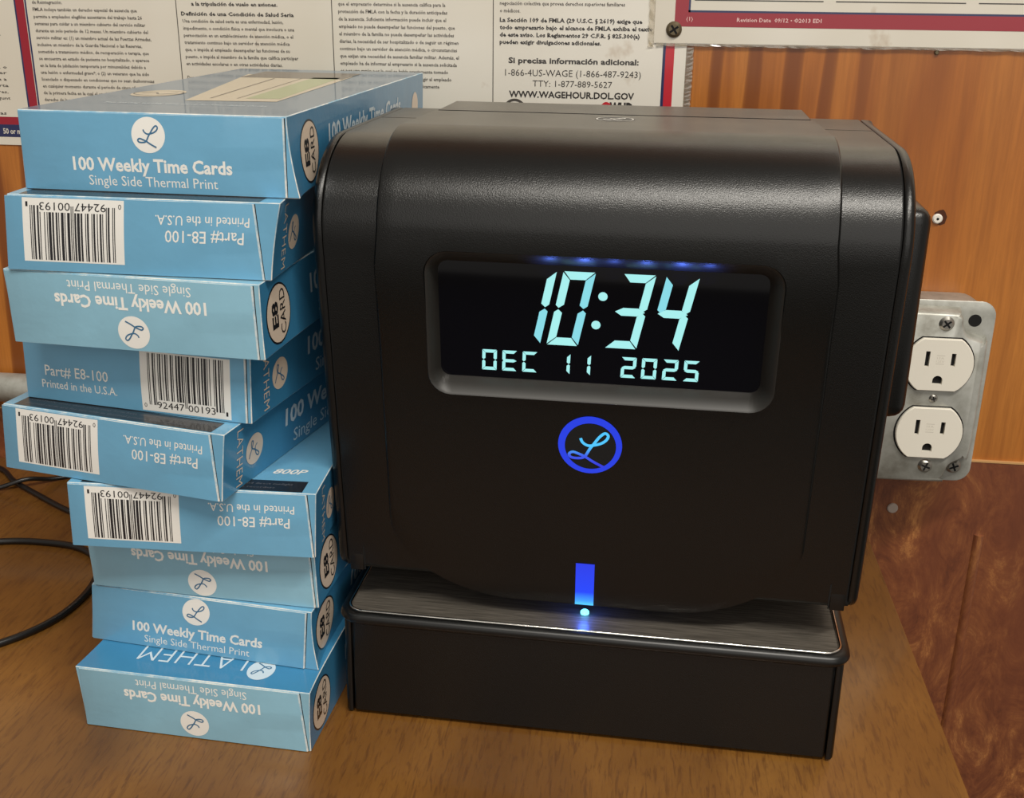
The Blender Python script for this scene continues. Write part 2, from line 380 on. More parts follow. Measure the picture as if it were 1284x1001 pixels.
col1 = ['servicio, con los mismos derechos y beneficios', 'de Reintegración.', 'FMLA incluye también un derecho especial de ausencia que', 'permite a empleados elegibles ausentarse del trabajo hasta 26', 'semanas para cuidar a un miembro cubierto del servicio militar', 'durante un solo periodo de 12 meses. Un miembro cubierto del', 'servicio militar es: (1) un miembro actual de las Fuerzas Armadas,', 'inclusive un miembro de la Guardia Nacional o las Reservas,', 'sometido a tratamiento médico, de recuperación o terapia, que', 'se encuentra en estado de paciente no hospitalizado, o aparece', 'en la lista de jubilación temporaria por minusvalidez debido a', 'una lesión o enfermedad grave*; o (2) un veterano que ha sido', 'licenciado o dispensado en condiciones que no sean deshonrosas', 'en cualquier momento durante el periodo de cinco años antes', 'de la primera fecha en la cual el empleado elegible toma el', 'derecho de la ausencia para cuidar al veterano cubierto,', 'y se somete a tratamiento médico por una lesión grave.']
lines(grey, -302, 272.0, 3.62, col1, 1.75, 2.45, 77, bold=.014)
col2b = ['a la tripulación de vuelo en aviones.', '', 'Definición de una Condición de Salud Seria']
bold.text(fr, col2b[0], -213, -166, 268.6, 1.9, .03, res=1); bold.text(fr, col2b[2], -219, -157.5, 263.6, 1.9, .03, res=1); bold.make('lettering', M['ink'], po); bold = Print()
col2 = ['Una condición de salud seria es una enfermedad, lesión,', 'impedimento, o condición física o mental que involucra o una', 'pernoctación en un establecimiento de atención médica, o el', 'tratamiento continuo bajo un servidor de atención médica', 'que, o impide al empleado desempeñar las funciones de su', 'puesto, o impide al miembro de la familia que califica participar', 'en actividades escolares o en otras actividades diarias.', '', 'Dependiendo de ciertas condiciones, se puede cumplir con', 'con el requisito de tratamiento continuo con un periodo de', 'incapacidad de por lo menos tres días consecutivos.']
lines(grey, -218.5, 260.0, 3.62, col2, 1.75, 2.45, 77, bold=.014)
for q in (6, 7): pass
col3 = ['que el empresario determine si la ausencia califica para la', 'protección de FMLA con la fecha y la duración anticipadas', 'de la ausencia. Suficiente información puede incluir que el', 'empleado no puede desempeñar las funciones del puesto, que', 'el miembro de la familia no puede desempeñar las actividades', 'diarias, la necesidad de ser hospitalizado o de seguir un régimen', 'continuo bajo un servidor de atención médica, o circunstancias', 'que exijan una necesidad de ausencia familiar militar. Además, el', 'empleado ha de informar al empresario si la ausencia solicitada', 'es por una razón por la cual se había previamente tomado', 'o certificado FMLA. También se le puede exigir al empleado', 'una certificación y una recertificación periódicamente', 'que apoyen la necesidad de la ausencia.', '', 'Responsabilidades del Empresario']
lines(grey, -133.5, 269.6, 3.70, col3, 1.8, 2.46, 79, bold=.014)
lines(grey, -48.5, 271.0, 3.6, ['negociación colectiva que provea derechos superiores familiares', 'o médicos.'], 1.8, 2.46, 80, bold=.014)
for i, (t, a1) in enumerate((('La Sección 109 de FMLA (29 U.S.C. § 2619) exige que', 24.5), ('todo empresario bajo el alcance de FMLA exhiba el texto', 30), ('de este aviso. Los Reglamentos 29 C.F.R. § 825.300(a)', 23.5), ('pueden exigir divulgaciones adicionales.', 4))):
    bold.text(fr, t, -48.5, a1, 262.8 - i * 3.6, 2.0, .034, res=1)
bold.make('lettering', M['ink'], po); bold = Print()
bold.text(fr, 'Si precisa información adicional:', -43.8, 23.6, 242.6, 2.7, .03)
ink.text(fr, '1-866-4US-WAGE (1-866-487-9243)', -45.5, 25, 236.2, 3.3, -.004)
ink.text(fr, 'TTY: 1-877-889-5627', -31, 10.4, 231.0, 3.1, -.004)
bold.text(fr, 'WWW.WAGEHOUR.DOL.GOV', -43.4, 22, 225.4, 3.2, .026)
bold.text(fr, 'WHD', 9.5, 21.5, 218.6, 5.0, .05); red2.stroke(fr, [(5.0, 221.2), (7.4, 223.2), (9.8, 222.4)], 1.4)
ink.text(fr, 'U.S. Wage and Hour Division', -31, 4, 220.2, 2.2, .01)
grey.annulus(fr, -40.3, 218.4, 4.9, 6.2); grey.disc(fr, -40.3, 218.2, 2.7); grey.poly(fr, [(-44.3, 220.8), (-40.3, 219.2), (-36.3, 220.8), (-40.3, 216.2)], .14)
# far left panel
for q, nm in ((grey, 'seal'), (ink, 'lettering')): q.make(nm, M['inkgrey'] if q is grey else M['ink'], po)
grey, ink = Print(), Print()
for t, a0, a1, b, cp, P in (('$2000', -337, -321.8, 267.2, 2.2, grey), ('quiler', -337, -322.4, 262, 2.2, grey), ('AVISO', -339, -322.5, 250.4, 3.3, ink), ('EMPLEO', -345, -323.8, 245.6, 3.3, ink), ('su hijo, o', -338, -321.5, 234.6, 1.6, grey), ('o saber', -338, -322, 231.6, 1.6, grey), ('tadoria a', -338, -322.6, 228.2, 1.6, grey), ('Departa', -338, -322, 224.8, 1.6, grey), ('r Corres,', -338, -322.6, 221.4, 1.6, grey), ('o Pregunt', -338, -322, 218, 1.6, grey), ('nos de las', -345, -325.5, 209.8, 1.7, ink)):
    P.text(fr, t, a0, a1, b, cp, .01, res=1)
red.make('border_stripe', M['inkred'], po); red2.make('border_stripe', M['inkred2'], po); navy.make('border_line', M['inknavy'], po)
ink.make('lettering', M['ink'], po); grey.make('lettering', M['inkgrey'], po); bold.make('lettering', M['ink'], po)
# crinkled lamination margin
rnd = random.Random(4)
def crinkle(name, parent, along, n, x0, x1, z0, z1, y):
    vs = []; fs = []
    for i in range(n + 1):
        t = i / n
        for j in range(3):
            u = j / 2; e = rnd.uniform(-.25, .25) if j == 2 else 0; yy = y - rnd.uniform(0, .35) * (j > 0)
            vs.append((x0 + (x1 - x0) * u + e, yy, z0 + (z1 - z0) * t) if along == 'z' else (x0 + (x1 - x0) * t, yy, z0 + (z1 - z0) * u + e))
    for i in range(n):
        for j in range(2): a = i * 3 + j; fs.append((a, a + 1, a + 4, a + 3))
    return pmesh(name, vs, fs, M['film'], parent)
cxp = (-560 + 47.5) / 2
crinkle('laminate_edge', po, 'z', 60, 47.3 - cxp, 51.0 - cxp, 0, 58.5, -.5)
p2, fr = sheet('labor_law_poster', 'laminated white notice with dark red border above the bare plywood', 30.5, 560, 253.6, 560, -.75, .5)
red, navy, ink, pk = Print(), Print(), Print(), Print()
def skew(a): return 0
red.rect(fr, 40.6, 47.2, 261.8, 555); red.rect(fr, 47.2, 555, 261.8, 268.6); navy.rect(fr, 47.2, 48.2, 268.6, 555); navy.rect(fr, 47.2, 555, 268.6, 269.6)
for a0, a1 in ((50, 113), (119, 181), (187, 260), (266, 330)): ink.rect(fr, a0, a1, 274.2, 274.7)
pk.text(fr, '(1)', 46.4, 49.6, 264.6, 1.9, .0, res=1); pk.text(fr, 'Revision Date  09/12 • ©2013 EDI', 71.5, 113, 264.4, 1.9, .015, res=1)
red.make('border_stripe', M['inkred'], p2); navy.make('border_line', M['inknavy'], p2); ink.make('table_rule', M['ink'], p2); pk.make('lettering', M['inkpink'], p2)
cx2 = (30.5 + 560) / 2
crinkle('laminate_edge', p2, 'x', 90, 32 - cx2, 300 - cx2, .2, -1.3, -.5)
crinkle('laminate_edge', p2, 'z', 30, 30.7 - cx2, 27.8 - cx2, -2, 60, -.5)
# screw through the corner
def screw(name, c, r, m, parent=None, ang=.5, h=1.6):
    o = disc(name, c, r, 'y', m, parent, h, 20, r * .35)
    t = Print(); f = Frame((c[0], c[1] - h, c[2]), (math.cos(ang), 0, math.sin(ang)), (-math.sin(ang), 0, math.cos(ang)))
    t.rect(f, -r * .62, r * .62, -r * .13, r * .13, .06); t.rect(f, -r * .13, r * .13, -r * .62, r * .62, .09)
    sl = t.make('cross_slot', M['hole'], o)
    return o
so = screw('wall_screw', (0, 0, 0), 4.0, M['brass'], None, .6, 1.8); so.location = (.0405, -.00125, .2603)
tag(so, 'round brown cross-head screw pinning the poster corners together', 'screw')

# small things in the wall
hw = disc('wall_anchor', (0, 0, 0), 2.6, 'y', M['anchor'], None, 1.6, 14, .6); hw.location = (.1824, 0, .1686)
tag(hw, 'small white plastic anchor in plywood right of the time clock', 'anchor')
disc('anchor_hole', (0, -1.6, 0), .7, 'y', M['hole'], hw, .08, 10)
pmesh('torn_wood', [(1.5 + 3.4 * math.cos(t * .6) * (1 + .25 * math.sin(t * 5)), -.12, 1.0 + 3.9 * math.sin(t * .6) * (1 + .2 * math.cos(t * 7))) for t in range(10)], [tuple(range(10))], mat('torn_dark_wood', (72, 34, 14), .9), hw)
ha = disc('wall_anchor', (0, 0, 0), 3.1, 'y', mat('dusty_anchor', (176, 160, 148), .5), None, 1.2, 14, .5); ha.location = (.1805, -.0016, .0018)
tag(ha, 'pale round plug in the red-brown sheet below the outlet box', 'anchor')
nl = disc('wall_nail', (0, 0, 0), 1.1, 'y', M['brass'], None, 1.4, 10, .3); nl.location = (.1705, 0, .2513)
tag(nl, 'tiny nail head in plywood under the red bordered poster', 'nail')

# ------------------------------------------------------------------ conduit and outlet box
cd = thing('metal_conduit', 'round grey metal conduit running along the wall behind the boxes', 'pipe', (-250, -11, 50.6))
def xtube(name, x0, x1, r, m, parent):
    return loft(name, [[(x_, r * math.cos(t * math.pi / 12), r * math.sin(t * math.pi / 12)) for t in range(24)] for x_ in (x0, x1)], m, parent)
xtube('pipe', -450, 360, 8.8, M['galv'], cd)
ob = thing('electrical_outlet_box', 'galvanised steel outlet box with white receptacles right of the time clock', 'outlet', (183.9, -1.7, 82.2)); ob.scale = (.983,) * 3
X0, X1, Z0, Z1 = -73.8, 27.8, -50.8, 50.8
loft('box_body', [[(a, y_, b) for a, b in rrect(X0 + i, X1 - i, Z0 + i, Z1 - i, r_)] for y_, i, r_ in ((0, 3.4, 12), (-3, 1.6, 12), (-25.4, 1.4, 10))], M['galv'], ob, 40)
loft('cover_flange', [[(a, y_, b) for a, b in rrect(X0 + i, X1 - i, Z0 + i, Z1 - i, 8)] for y_, i in ((-25.4, .3), (-25.8, 0), (-26.4, 0), (-26.8, .5))], M['galv'], ob, 40)
def dome_outline(ins):
    """raised cover with rounded bites around the two right-hand corner screws"""
    L, R_, B, T = X0 + 2 + ins, X1 - 3.2 - ins, Z0 + 1.2 + ins, Z1 - 3 - ins
    bite = 19 - .6 * 0 + ins
    pts = [(L, B + 6), (L + 6, B)]
    bx, bz = X1 - 9, Z0 + 9
    # lower right bite
    pts += [(bx - 13, B), (bx - 9 - ins * .5, B + 1.2), (bx - 6.5 - ins * .7, bz - 2), (bx - 4.5 - ins * .6, bz + 3.5 + ins * .4), (bx - .5, bz + 6.2 + ins * .8), (R_ - 2.5, bz + 7.4 + ins), (R_, bz + 11 + ins)]
    tx, tz = X1 - 10, Z1 - 10
    pts += [(R_, tz - 13 - ins), (R_ - 2, tz - 9 - ins), (tx + 1, tz - 7.4 - ins * .9), (tx - 4.5 - ins * .6, tz - 5.5 - ins * .6), (tx - 6.8 - ins * .8, tz - 1), (tx - 7.4 - ins * .8, tz + 3), (tx - 10 - ins, T - .8), (tx - 15 - ins, T)]
    pts += [(L + 6, T), (L, T - 6)]
    return [(p.x, p.y) for p in spline([(a, b, 0) for a, b in pts], 4, True)]
loft('raised_cover', [[(a, y_, b) for a, b in dome_outline(i)] for y_, i in ((-26.6, 0), (-29, .3), (-33.4, 1.0), (-35.6, 1.7), (-36.6, 2.9))], M['galv'], ob, 60)
screw('corner_screw', (X1 - 9.4, -26.8, Z0 + 9), 4.0, M['steel'], ob, .4, 2.2)
disc('screw_hole', (X1 - 10.2, -26.82, Z1 - 10.2), 3.3, 'y', M['hole'], ob, .1, 24)
YF = -36.6
for zz, an in ((41.0, .7), (-38.6, 1.2)): screw('cover_screw', (1.0, YF, zz), 3.9, M['steel'], ob, an, 1.4)
screw('centre_screw', (0, YF, 0), 2.3, M['steel'], ob, .3, .9)
def recept(zc):
    o_ = []
    for i in range(48):
        t = 2 * math.pi * (i + .5) / 48; o_.append((17.2 * math.cos(t), max(-14.2, min(14.2, 17.2 * math.sin(t)))))
    f = loft('receptacle', [[(a * k, y_, zc + b * k) for a, b in o_] for y_, k in ((YF + 1, 1), (YF - 1.6, 1), (YF - 2.2, .975))], M['ivory'], ob, 35)
    rim = loft('opening_rim', [[(a * k, y_, zc + b * k) for a, b in o_] for y_, k in ((YF + .5, 1.045), (YF - .12, 1.045))], M['hole'], ob, 35)
    cs = []
    for (cx, w_, cz, h_) in ((-6.5, 2.2, 3.2, 8.4), (6.5, 2.2, 3.2, 7.0)):
        cs.append(box('cutter', cx - w_ / 2, cx + w_ / 2, YF - 4, YF - .2, zc + cz - h_ / 2, zc + cz + h_ / 2, M['hole'], ob))
    pts = [(2.5 * math.cos(t), 2.5 * math.sin(t)) for t in [math.radians(a) for a in range(0, 181, 15)]] + [(-2.5, -2.2), (2.5, -2.2)]
    cs.append(loft('cutter', [[(a, y_, zc - 8.2 + b) for a, b in pts] for y_ in (YF - .2, YF - 4)], M['hole'], ob))
    boolean(f, cs)
    for c in cs: bpy.data.objects.remove(c)
    t = Print(); ff = Frame((0, YF - 2.2, zc), (1, 0, 0), (0, 0, 1))
    t.rect(ff, -2.1, 2.1, 5.2, 5.5, .03); t.rect(ff, -2.1, 2.1, .6, .9, .03); t.text(ff, '15A', -1.8, 1.8, 3.4, 1.1, h=.03, res=1); t.text(ff, '125V', -2, 2, 1.6, 1.1, h=.03, res=1)
    t.make('moulded_mark', mat('moulded_mark', (206, 198, 184), .5), f)
    dk = Print()
    for (cx, w_, cz, h_) in ((-6.5, 2.2, 3.2, 8.4), (6.5, 2.2, 3.2, 7.0)): dk.rect(ff, cx - w_ / 2, cx + w_ / 2, cz - h_ / 2, cz + h_ / 2, -1.9)
    dk.poly(ff, [(a, -8.2 + b) for a, b in pts], -1.9)
    dk.make('slot', M['hole'], f)
recept(19.05); recept(-19.05)

# ------------------------------------------------------------------ cables on the table
def cable(pts, label, r=1.6):
    P = [tuple(p) for p in spline(pts, 8)]
    o = tube('black_cable', P, r, M['cable'], seg=8)
    return tag(o, label, 'cable', 'black cables on the table')
cable([(-330, -118, 1.7), (-312, -114, 1.7), (-292, -108.5, 1.7), (-272, -108, 1.8), (-256, -111, 2), (-243, -119, 2), (-233, -134, 1.8), (-229, -155, 1.7), (-232, -178, 1.7), (-243, -197, 1.7), (-262, -213, 1.7), (-300, -236, 1.7), (-340, -256, 1.7)], 'black cable bending in a loop nearest the bottom of the stack', 1.75)
cable([(-420, 0 - 8, 1.7), (-385, -14, 1.7), (-352, -21, 1.7), (-331, -39, 1.9), (-306, -56, 2.2), (-285, -69, 2.0), (-262, -80, 1.7), (-238, -84, 1.7), (-214, -70, 1.7), (-200, -40, 1.7)], 'black cable running diagonally across table behind the fifth box down', 1.6)
cable([(-400, -66, 1.7), (-360, -57, 1.7), (-338, -49, 1.7), (-322, -42, 5.4), (-312, -32, 1.8), (-298, -24, 1.7), (-270, -16, 1.7), (-236, -14, 1.7)], 'black cable crossing over another under the wall conduit at left', 1.4)

# ------------------------------------------------------------------ time clock
def sstep(t): t = max(0, min(1, t)); return t * t * (3 - 2 * t)
ck = thing('time_clock', 'black plastic time clock with lit digital display and blue glowing emblem', 'clock', (14.27 + 2, -230.06, 0), math.radians(-1.825))
def prof(z0=62.0, off=0.0, n=14):
    """side profile (y, z) of the head from top rear over the rounded top to the front foot"""
    P = [(116, 230)] + [(116 - i * (84 / 6), 230) for i in range(1, 7)]
    cy, cz, ry, rz = 32, 199, 35.0, 31
    for i in range(1, n + 1):
        t = math.radians(90 + 90 * i / n * .985); P.append((cy + ry * math.cos(t), cz + rz * math.sin(t)))
    return P
FY = lambda z: -2.95 + (199 - z) * .0942        # front plane
def head_outline(z_bot, off=0, r=5, back=116):
    P = prof(); n = len(P)
    P = P[:-1] + [(FY(196), 196)] + [(FY(z_bot + r), z_bot + r)]
    c = (FY(z_bot + r) + r, z_bot + r)
    for i in range(1, 6):
        t = math.radians(180 + 90 * i / 5); P.append((c[0] + r * math.cos(t), c[1] + r * math.sin(t)))
    P.append((back, z_bot)); return P
HO = head_outline(62, r=3)
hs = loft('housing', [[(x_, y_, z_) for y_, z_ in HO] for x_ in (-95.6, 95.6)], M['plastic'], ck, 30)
inner = [(y_ + (0.6 if y_ < 60 else 0), z_ - (.6 if z_ > 150 else 0)) for y_, z_ in HO]
sm_ = loft('seam', [[(x_, y_ + .9 * (y_ < 60), z_ - .9 * (z_ > 150)) for y_, z_ in HO] for x_ in (-97, 97)], M['gap'], ck, 30)
SO = head_outline(61.4, r=7)
def shrink(P, d):
    cy, cz = 60, 140
    out = []
    for i, (y_, z_) in enumerate(P):
        a = Vector(P[i - 1]); b = Vector(P[(i + 1) % len(P)]); t = (b - a).normalized(); nrm = Vector((-t.y, t.x))
        if nrm.dot(Vector((cy - y_, cz - z_))) < 0: nrm = -nrm
        out.append((y_ + nrm.x * d, z_ + nrm.y * d))
    return out
for sg in (-1, 1):
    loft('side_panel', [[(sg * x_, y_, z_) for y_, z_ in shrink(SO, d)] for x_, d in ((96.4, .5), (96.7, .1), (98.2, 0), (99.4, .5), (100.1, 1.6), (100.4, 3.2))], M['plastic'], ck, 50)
# raised centre of the front running over the top
def hgt(z, y): # how proud
    if y > 30: return 3.4
    return .7 + 3.0 * sstep((z - 140) / 50)
def zb(x):
    a = max(0, (abs(x) - 28.5) / 50); return 54 + 36 * (1 - math.sqrt(max(0, 1 - a * a)))
rows = [(76.5, 230, 0, 1), (70, 230, 0, 1), (55, 230, 0, 1), (40, 230, 0, 1), (32, 230, 0, 1)]
for i in range(1, 15):
    t = math.radians(90 + 90 * i / 15); rows.append((32 + 35 * math.cos(t), 199 + 31 * math.sin(t), math.cos(t), math.sin(t)))
NT = len(rows)
nf = 16
xe = [1.0, .9975, .993, .986, .974] + [.974 * (1 - i / 16) for i in range(1, 17)]
xs = [-q for q in xe[:-1]] + [q for q in reversed(xe)]
hk = {1.0: 0.0, .9975: .5, .993: .8, .986: .96}
outer, inn = [], []
for q in xs:
    k = hk.get(abs(q), 1.0); co, ci = [], []
    def halfw(y, z): return 76.8 + (1.2 if y < 0 else 0) * 0 + (-.04 * max(0, y - 20)) + (.02 * max(0, 200 - z))
    for (y_, z_, ny, nz) in rows:
        h = hgt(z_, y_) * k; x_ = q * halfw(y_, z_)
        co.append((x_, y_ + ny * h, z_ + nz * h)); ci.append((x_, y_ - ny * 3, z_ - nz * 3))
    for i in range(1, nf + 1):
        x_ = q * halfw(0, 130); zz0 = zb(x_); s = i / nf; z_ = 197 + (zz0 - 197) * s
        h = hgt(z_, 0) * k * (1 if i < nf else .4)
        co.append((x_, FY(z_) - h, z_ + (0 if i < nf else .0))); ci.append((x_, FY(z_) + 3, z_))
    outer.append(co); inn.append(ci)
nr = len(outer[0]); ncol = len(xs); vs = [p for c in outer for p in c] + [p for c in inn for p in c]; N = ncol * nr; fs = []
for j in range(ncol - 1):
    for i in range(nr - 1):
        a = j * nr + i; fs.append((a, a + 1, a + nr + 1, a + nr)); fs.append((N + a, N + a + nr, N + a + nr + 1, N + a + 1))
    a = j * nr; fs.append((a, a + nr, N + a + nr, N + a)); a = j * nr + nr - 1; fs.append((a, N + a, N + a + nr, a + nr))
for i in range(nr - 1):
    fs.append((i, N + i, N + i + 1, i + 1)); a = (ncol - 1) * nr + i; fs.append((a, a + 1, N + a + 1, N + a))
bm = bmesh.new(); bv = [bm.verts.new(p) for p in vs]
for f in fs: bm.faces.new([bv[i] for i in f])
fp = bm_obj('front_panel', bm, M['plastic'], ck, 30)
# display recess
def rr3(x0, x1, z0, z1, r, dep):
    return [(a, FY(b) + dep, b) for a, b in rrect(x0, x1, z0, z1, r, 6)]
BX0, BX1, BZ0, BZ1 = -60.0, 61.0, 142.2, 195.6
SX0, SX1, SZ0, SZ1 = -56.8, 56.6, 147.3, 190.6
cut = loft('cutter', [rr3(BX0 - 2, BX1 + 2, BZ0 - 2, BZ1 + 2, 9, -8), rr3(BX0, BX1, BZ0, BZ1, 8, -3.0), rr3(SX0 - 1, SX1 + 1, SZ0 - 1, SZ1 + 1, 4, 4.6), rr3(SX0 - 1, SX1 + 1, SZ0 - 1, SZ1 + 1, 4, 9)], M['bezel'], ck)
boolean(fp, [cut]); boolean(hs, [cut]); boolean(sm_, [cut]); bpy.data.objects.remove(cut)
loft('display_bezel', [rr3(BX0 - .2, BX1 + .2, BZ0 - .2, BZ1 + .2, 8, -2.7), rr3(BX0 - .9 + .9, BX1, BZ0, BZ1, 8, -2.9), rr3(BX0 + .9, BX1 - .9, BZ0 + .9, BZ1 - .9, 7.4, -2.3), rr3(SX0 - .2, SX1 + .2, SZ0 - .2, SZ1 + .2, 3.6, 4.0), rr3(SX0, SX1, SZ0, SZ1, 3.4, 4.9)], M['bezel'], ck, 50, caps=False)
dsp = loft('display_screen', [rr3(SX0 - .6, SX1 + .6, SZ0 - .6, SZ1 + .6, 3.4, 4.5), rr3(SX0 - .6, SX1 + .6, SZ0 - .6, SZ1 + .6, 3.4, 6)], M['glass'], ck)
# digits: plane of the glass, x as measured minus 2 (clock origin)
FD = Frame((0, FY(0) + 4.5, 0), (1, 0, 0), (0, .0942 * -1, 1)); 
kk = math.sqrt(1 + .0942 ** 2)
fd = Frame((0, FY(0) + 4.5, 0), (1, 0, 0), (0, -.0942, 1))
def seg_digit(x0, z0, wd, ht, th, sl, on, gap=.28, round_=False):
    """seven segment glyph polygons; sl = slant; on = letters a..g"""
    q = []
    H2 = ht / 2; t = th
    S_ = {'a': [(gap, ht), (wd - gap, ht), (wd - t - gap * .2, ht - t), (t + gap * .2, ht - t)],
          'd': [(t + gap * .2, t), (wd - t - gap * .2, t), (wd - gap, 0), (gap, 0)],
          'g': [(gap * 1.4, H2), (t, H2 + t / 2), (wd - t, H2 + t / 2), (wd - gap * 1.4, H2), (wd - t, H2 - t / 2), (t, H2 - t / 2)],
          'f': [(0, ht - gap * 1.3), (t - gap * .3, ht - t - gap * .9), (t - gap * .3, H2 + t / 2 + gap * .3), (t * .42, H2 + gap), (0, H2 + t * .45)],
          'b': [(wd, ht - gap * 1.3), (wd, H2 + t * .45), (wd - t * .42, H2 + gap), (wd - t + gap * .3, H2 + t / 2 + gap * .3), (wd - t + gap * .3, ht - t - gap * .9)],
          'e': [(0, gap * 1.3), (0, H2 - t * .45), (t * .42, H2 - gap), (t - gap * .3, H2 - t / 2 - gap * .3), (t - gap * .3, t + gap * .9)],
          'c': [(wd, gap * 1.3), (wd - t + gap * .3, t + gap * .9), (wd - t + gap * .3, H2 - t / 2 - gap * .3), (wd - t * .42, H2 - gap), (wd, H2 - t * .45)]}
    return {k_: [(x0 + a + sl * (b / ht), z0 + b) for a, b in S_[k_]] for k_ in on}
def put_digit(name, segs, parent, dim=()):
    A, B_ = Print(), Print()
    for k_, pts in segs.items():
        (B_ if k_ in dim else A).poly(Frame((0, FY(0) + 4.5, 0), (1, 0, 0), (0, -.0942, 1)), [(a, b * kk) for a, b in pts], .12)
    o = A.make(name, M['lcd'], parent)
    o2 = B_.make(name, M['lcd2'], parent) if B_.v else None
fdk = fd
big = dict(wd=11.1, ht=27.4, th=2.9, sl=5.7)
z_b = 161.3
put_digit('display_digit', seg_digit(-16.5 - 2 - 13.4, z_b, on='bc', **big), dsp, 'c')
put_digit('display_digit', seg_digit(-16.5 - 2, z_b, on='abcdef', **big), dsp, 'bc')
put_digit('display_digit', seg_digit(4.0 - 2, z_b, on='abcdg', **big), dsp)
put_digit('display_digit', seg_digit(18.6 - 2, z_b, on='bcfg', **big), dsp, 'f')
cl = Print(); cl.disc(fd, .9 - 0, 180.2 * kk, 1.6, .12); cl.disc(fd, -1.2, 169.6 * kk, 1.6, .12); cl.make('display_colon', M['lcd'], dsp)
sm = dict(wd=5.3, ht=7.9, th=1.2, sl=.25, gap=.1)
z_s = 150.2
for x_, on in ((-39.8, 'abcdef'), (-32.5, 'adefg'), (-25.2, 'adef'), (-13.4, 'bc'), (-6.1, 'bc'), (10.0, 'abdeg'), (17.2, 'abcdef'), (24.6, 'abdeg'), (31.9, 'acdfg')):
    put_digit('display_character', seg_digit(x_ - 2, z_s, on=on, **sm), dsp)
# emblem and light window
ff = Frame((0, FY(0) - .78, 0), (1, 0, 0), (0, -.0942, 1))
def on_face(z): return z * kk
rg = Print(); rg.annulus(ff, -1.6, on_face(124.6), 9.3, 11.6, .2, 56, (.15, -.45))
em = rg.make('emblem_ring', M['ring'], ck)
bk = Print(); bk.disc(ff, -1.6, on_face(124.4), 9.7, .12); bk.make('emblem_face', M['hole'], ck)
sp = Print(); sp.stroke(ff, [(-1.8 + a * 11.2, on_face(123.8) + b * 11.2) for a, b in LOGO], 1.05, .22); sp.make('emblem_script', M['script'], ck)
lb = Print(); lb.rect(ff, -5.6, 1.6, on_face(54.4), on_face(73.4), .15); lb.make('light_window', M['bar'], ck)
# hinge covers at the bottom corners, rear cover, lid seam, side handle
for sg in (-1, 1): box('hinge_cover', min(sg * 90, sg * 95.4), max(sg * 90, sg * 95.4), FY(66) - .25, FY(66) + 6, 61.6, 72.6, M['plastic2'], ck, .3)
for sg in (-1, 1):
    xa = sg * 89.6
    pmesh('seam', [(xa - .25, FY(61.8) - .12, 61.8), (xa + .25, FY(61.8) - .12, 61.8), (xa + .25, FY(72.8) - .12, 72.8), (xa - .25, FY(72.8) - .12, 72.8)], [(0, 1, 2, 3)], M['gap'], ck)
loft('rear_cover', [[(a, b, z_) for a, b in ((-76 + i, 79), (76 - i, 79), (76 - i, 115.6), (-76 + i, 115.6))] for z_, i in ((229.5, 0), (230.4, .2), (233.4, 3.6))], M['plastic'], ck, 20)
box('seam', -95.4, 95.4, 77.2, 77.7, 229.9, 230.06, M['gap'], ck)
ek = disc('top_emblem', (-1, 62, 233.15), 7.6, 'z', M['plastic2'], ck, .3, 32, .1)
t = Print(); fe = Frame((-1, 62, 233.45), (1, 0, 0), (0, 1, 0)); t.annulus(fe, 0, 0, 6.6, 7.1, .05); t.stroke(fe, [(a * 6.2, b * 6.2) for a, b in LOGO], .75, .06); t.make('lettering', M['white'], ek)
box('side_handle', 99.6, 113.6, 36, 84, 129, 208.5, M['plastic'], ck, 5.5, 4)
# pedestal
def slab(x, y0, y1, z, i, r): return [(a, b, z) for a, b in rrect(-x + i, x - i, y0 + i, y1, (r, r, 2, 2), 6)]
def ped(x, zl, r=3.0):
    return [slab(x, yy, 118, z_, i, r) for z_, yy, i in zl]
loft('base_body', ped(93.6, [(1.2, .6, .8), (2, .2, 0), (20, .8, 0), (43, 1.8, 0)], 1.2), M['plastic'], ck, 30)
loft('seam', ped(94.3, [(1.4, 1.0, .8), (43, 2.4, 0)], 1.2), M['gap'], ck, 30)
for sg in (-1, 1):
    pr = [(0.0, 3.4), (.2, 2.0), (.9, 1.3), (3, 1.0)]
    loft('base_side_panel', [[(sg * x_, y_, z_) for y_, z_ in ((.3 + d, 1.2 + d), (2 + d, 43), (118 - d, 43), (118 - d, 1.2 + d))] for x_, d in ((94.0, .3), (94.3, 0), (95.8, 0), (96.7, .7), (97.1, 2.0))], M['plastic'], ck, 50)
for lx in (-80, 80):
    for ly in (14, 100): disc('rubber_foot', (lx, ly, 0), 6, 'z', M['gap'], ck, 1.6, 16)
LX = 99.5
def lip(x, y0, z, i, r=9): return [(a, b, z) for a, b in rrect(-x + i, x - i, y0 + i, 119, (r, r, 3, 3), 8)]
loft('base_rim', [lip(LX, -.9, 41.4, 3.0), lip(LX, -.9, 42.0, 1.6), lip(LX, -.9, 42.9, .5), lip(LX, -.9, 44.2, 0), lip(LX, -.9, 45.6, .3), lip(LX, -.9, 46.6, 1.1), lip(LX, -.9, 47.0, 2.3), lip(LX, -.9, 47.0, 3.6, 8), lip(LX, -.9, 46.2, 4.0, 8)], M['plastic2'], ck, 60)
tr = [(a, b, 46.95) for a, b in rrect(-95.7, 95.7, 2.9, 117, (6.5, 6.5, 2, 2), 10)]
tube('chrome_trim', tr, .62, M['chrome'], ck, True, 8, .8)
loft('tray_plate', [[(a, b, z_) for a, b in rrect(-95.4, 95.4, 3.2, 116.6, (6.2, 6.2, 2, 2), 8)] for z_ in (45.6, 46.5)], M['brushed'], ck, 30)
cg = box('card_guide', -35, 34.5, 18, 52, 49.0, 56.5, M['plastic2'], ck, .8)
box('card_guide', -38, 37, 24, 54, 46.6, 50, M['gap'], ck, .3)
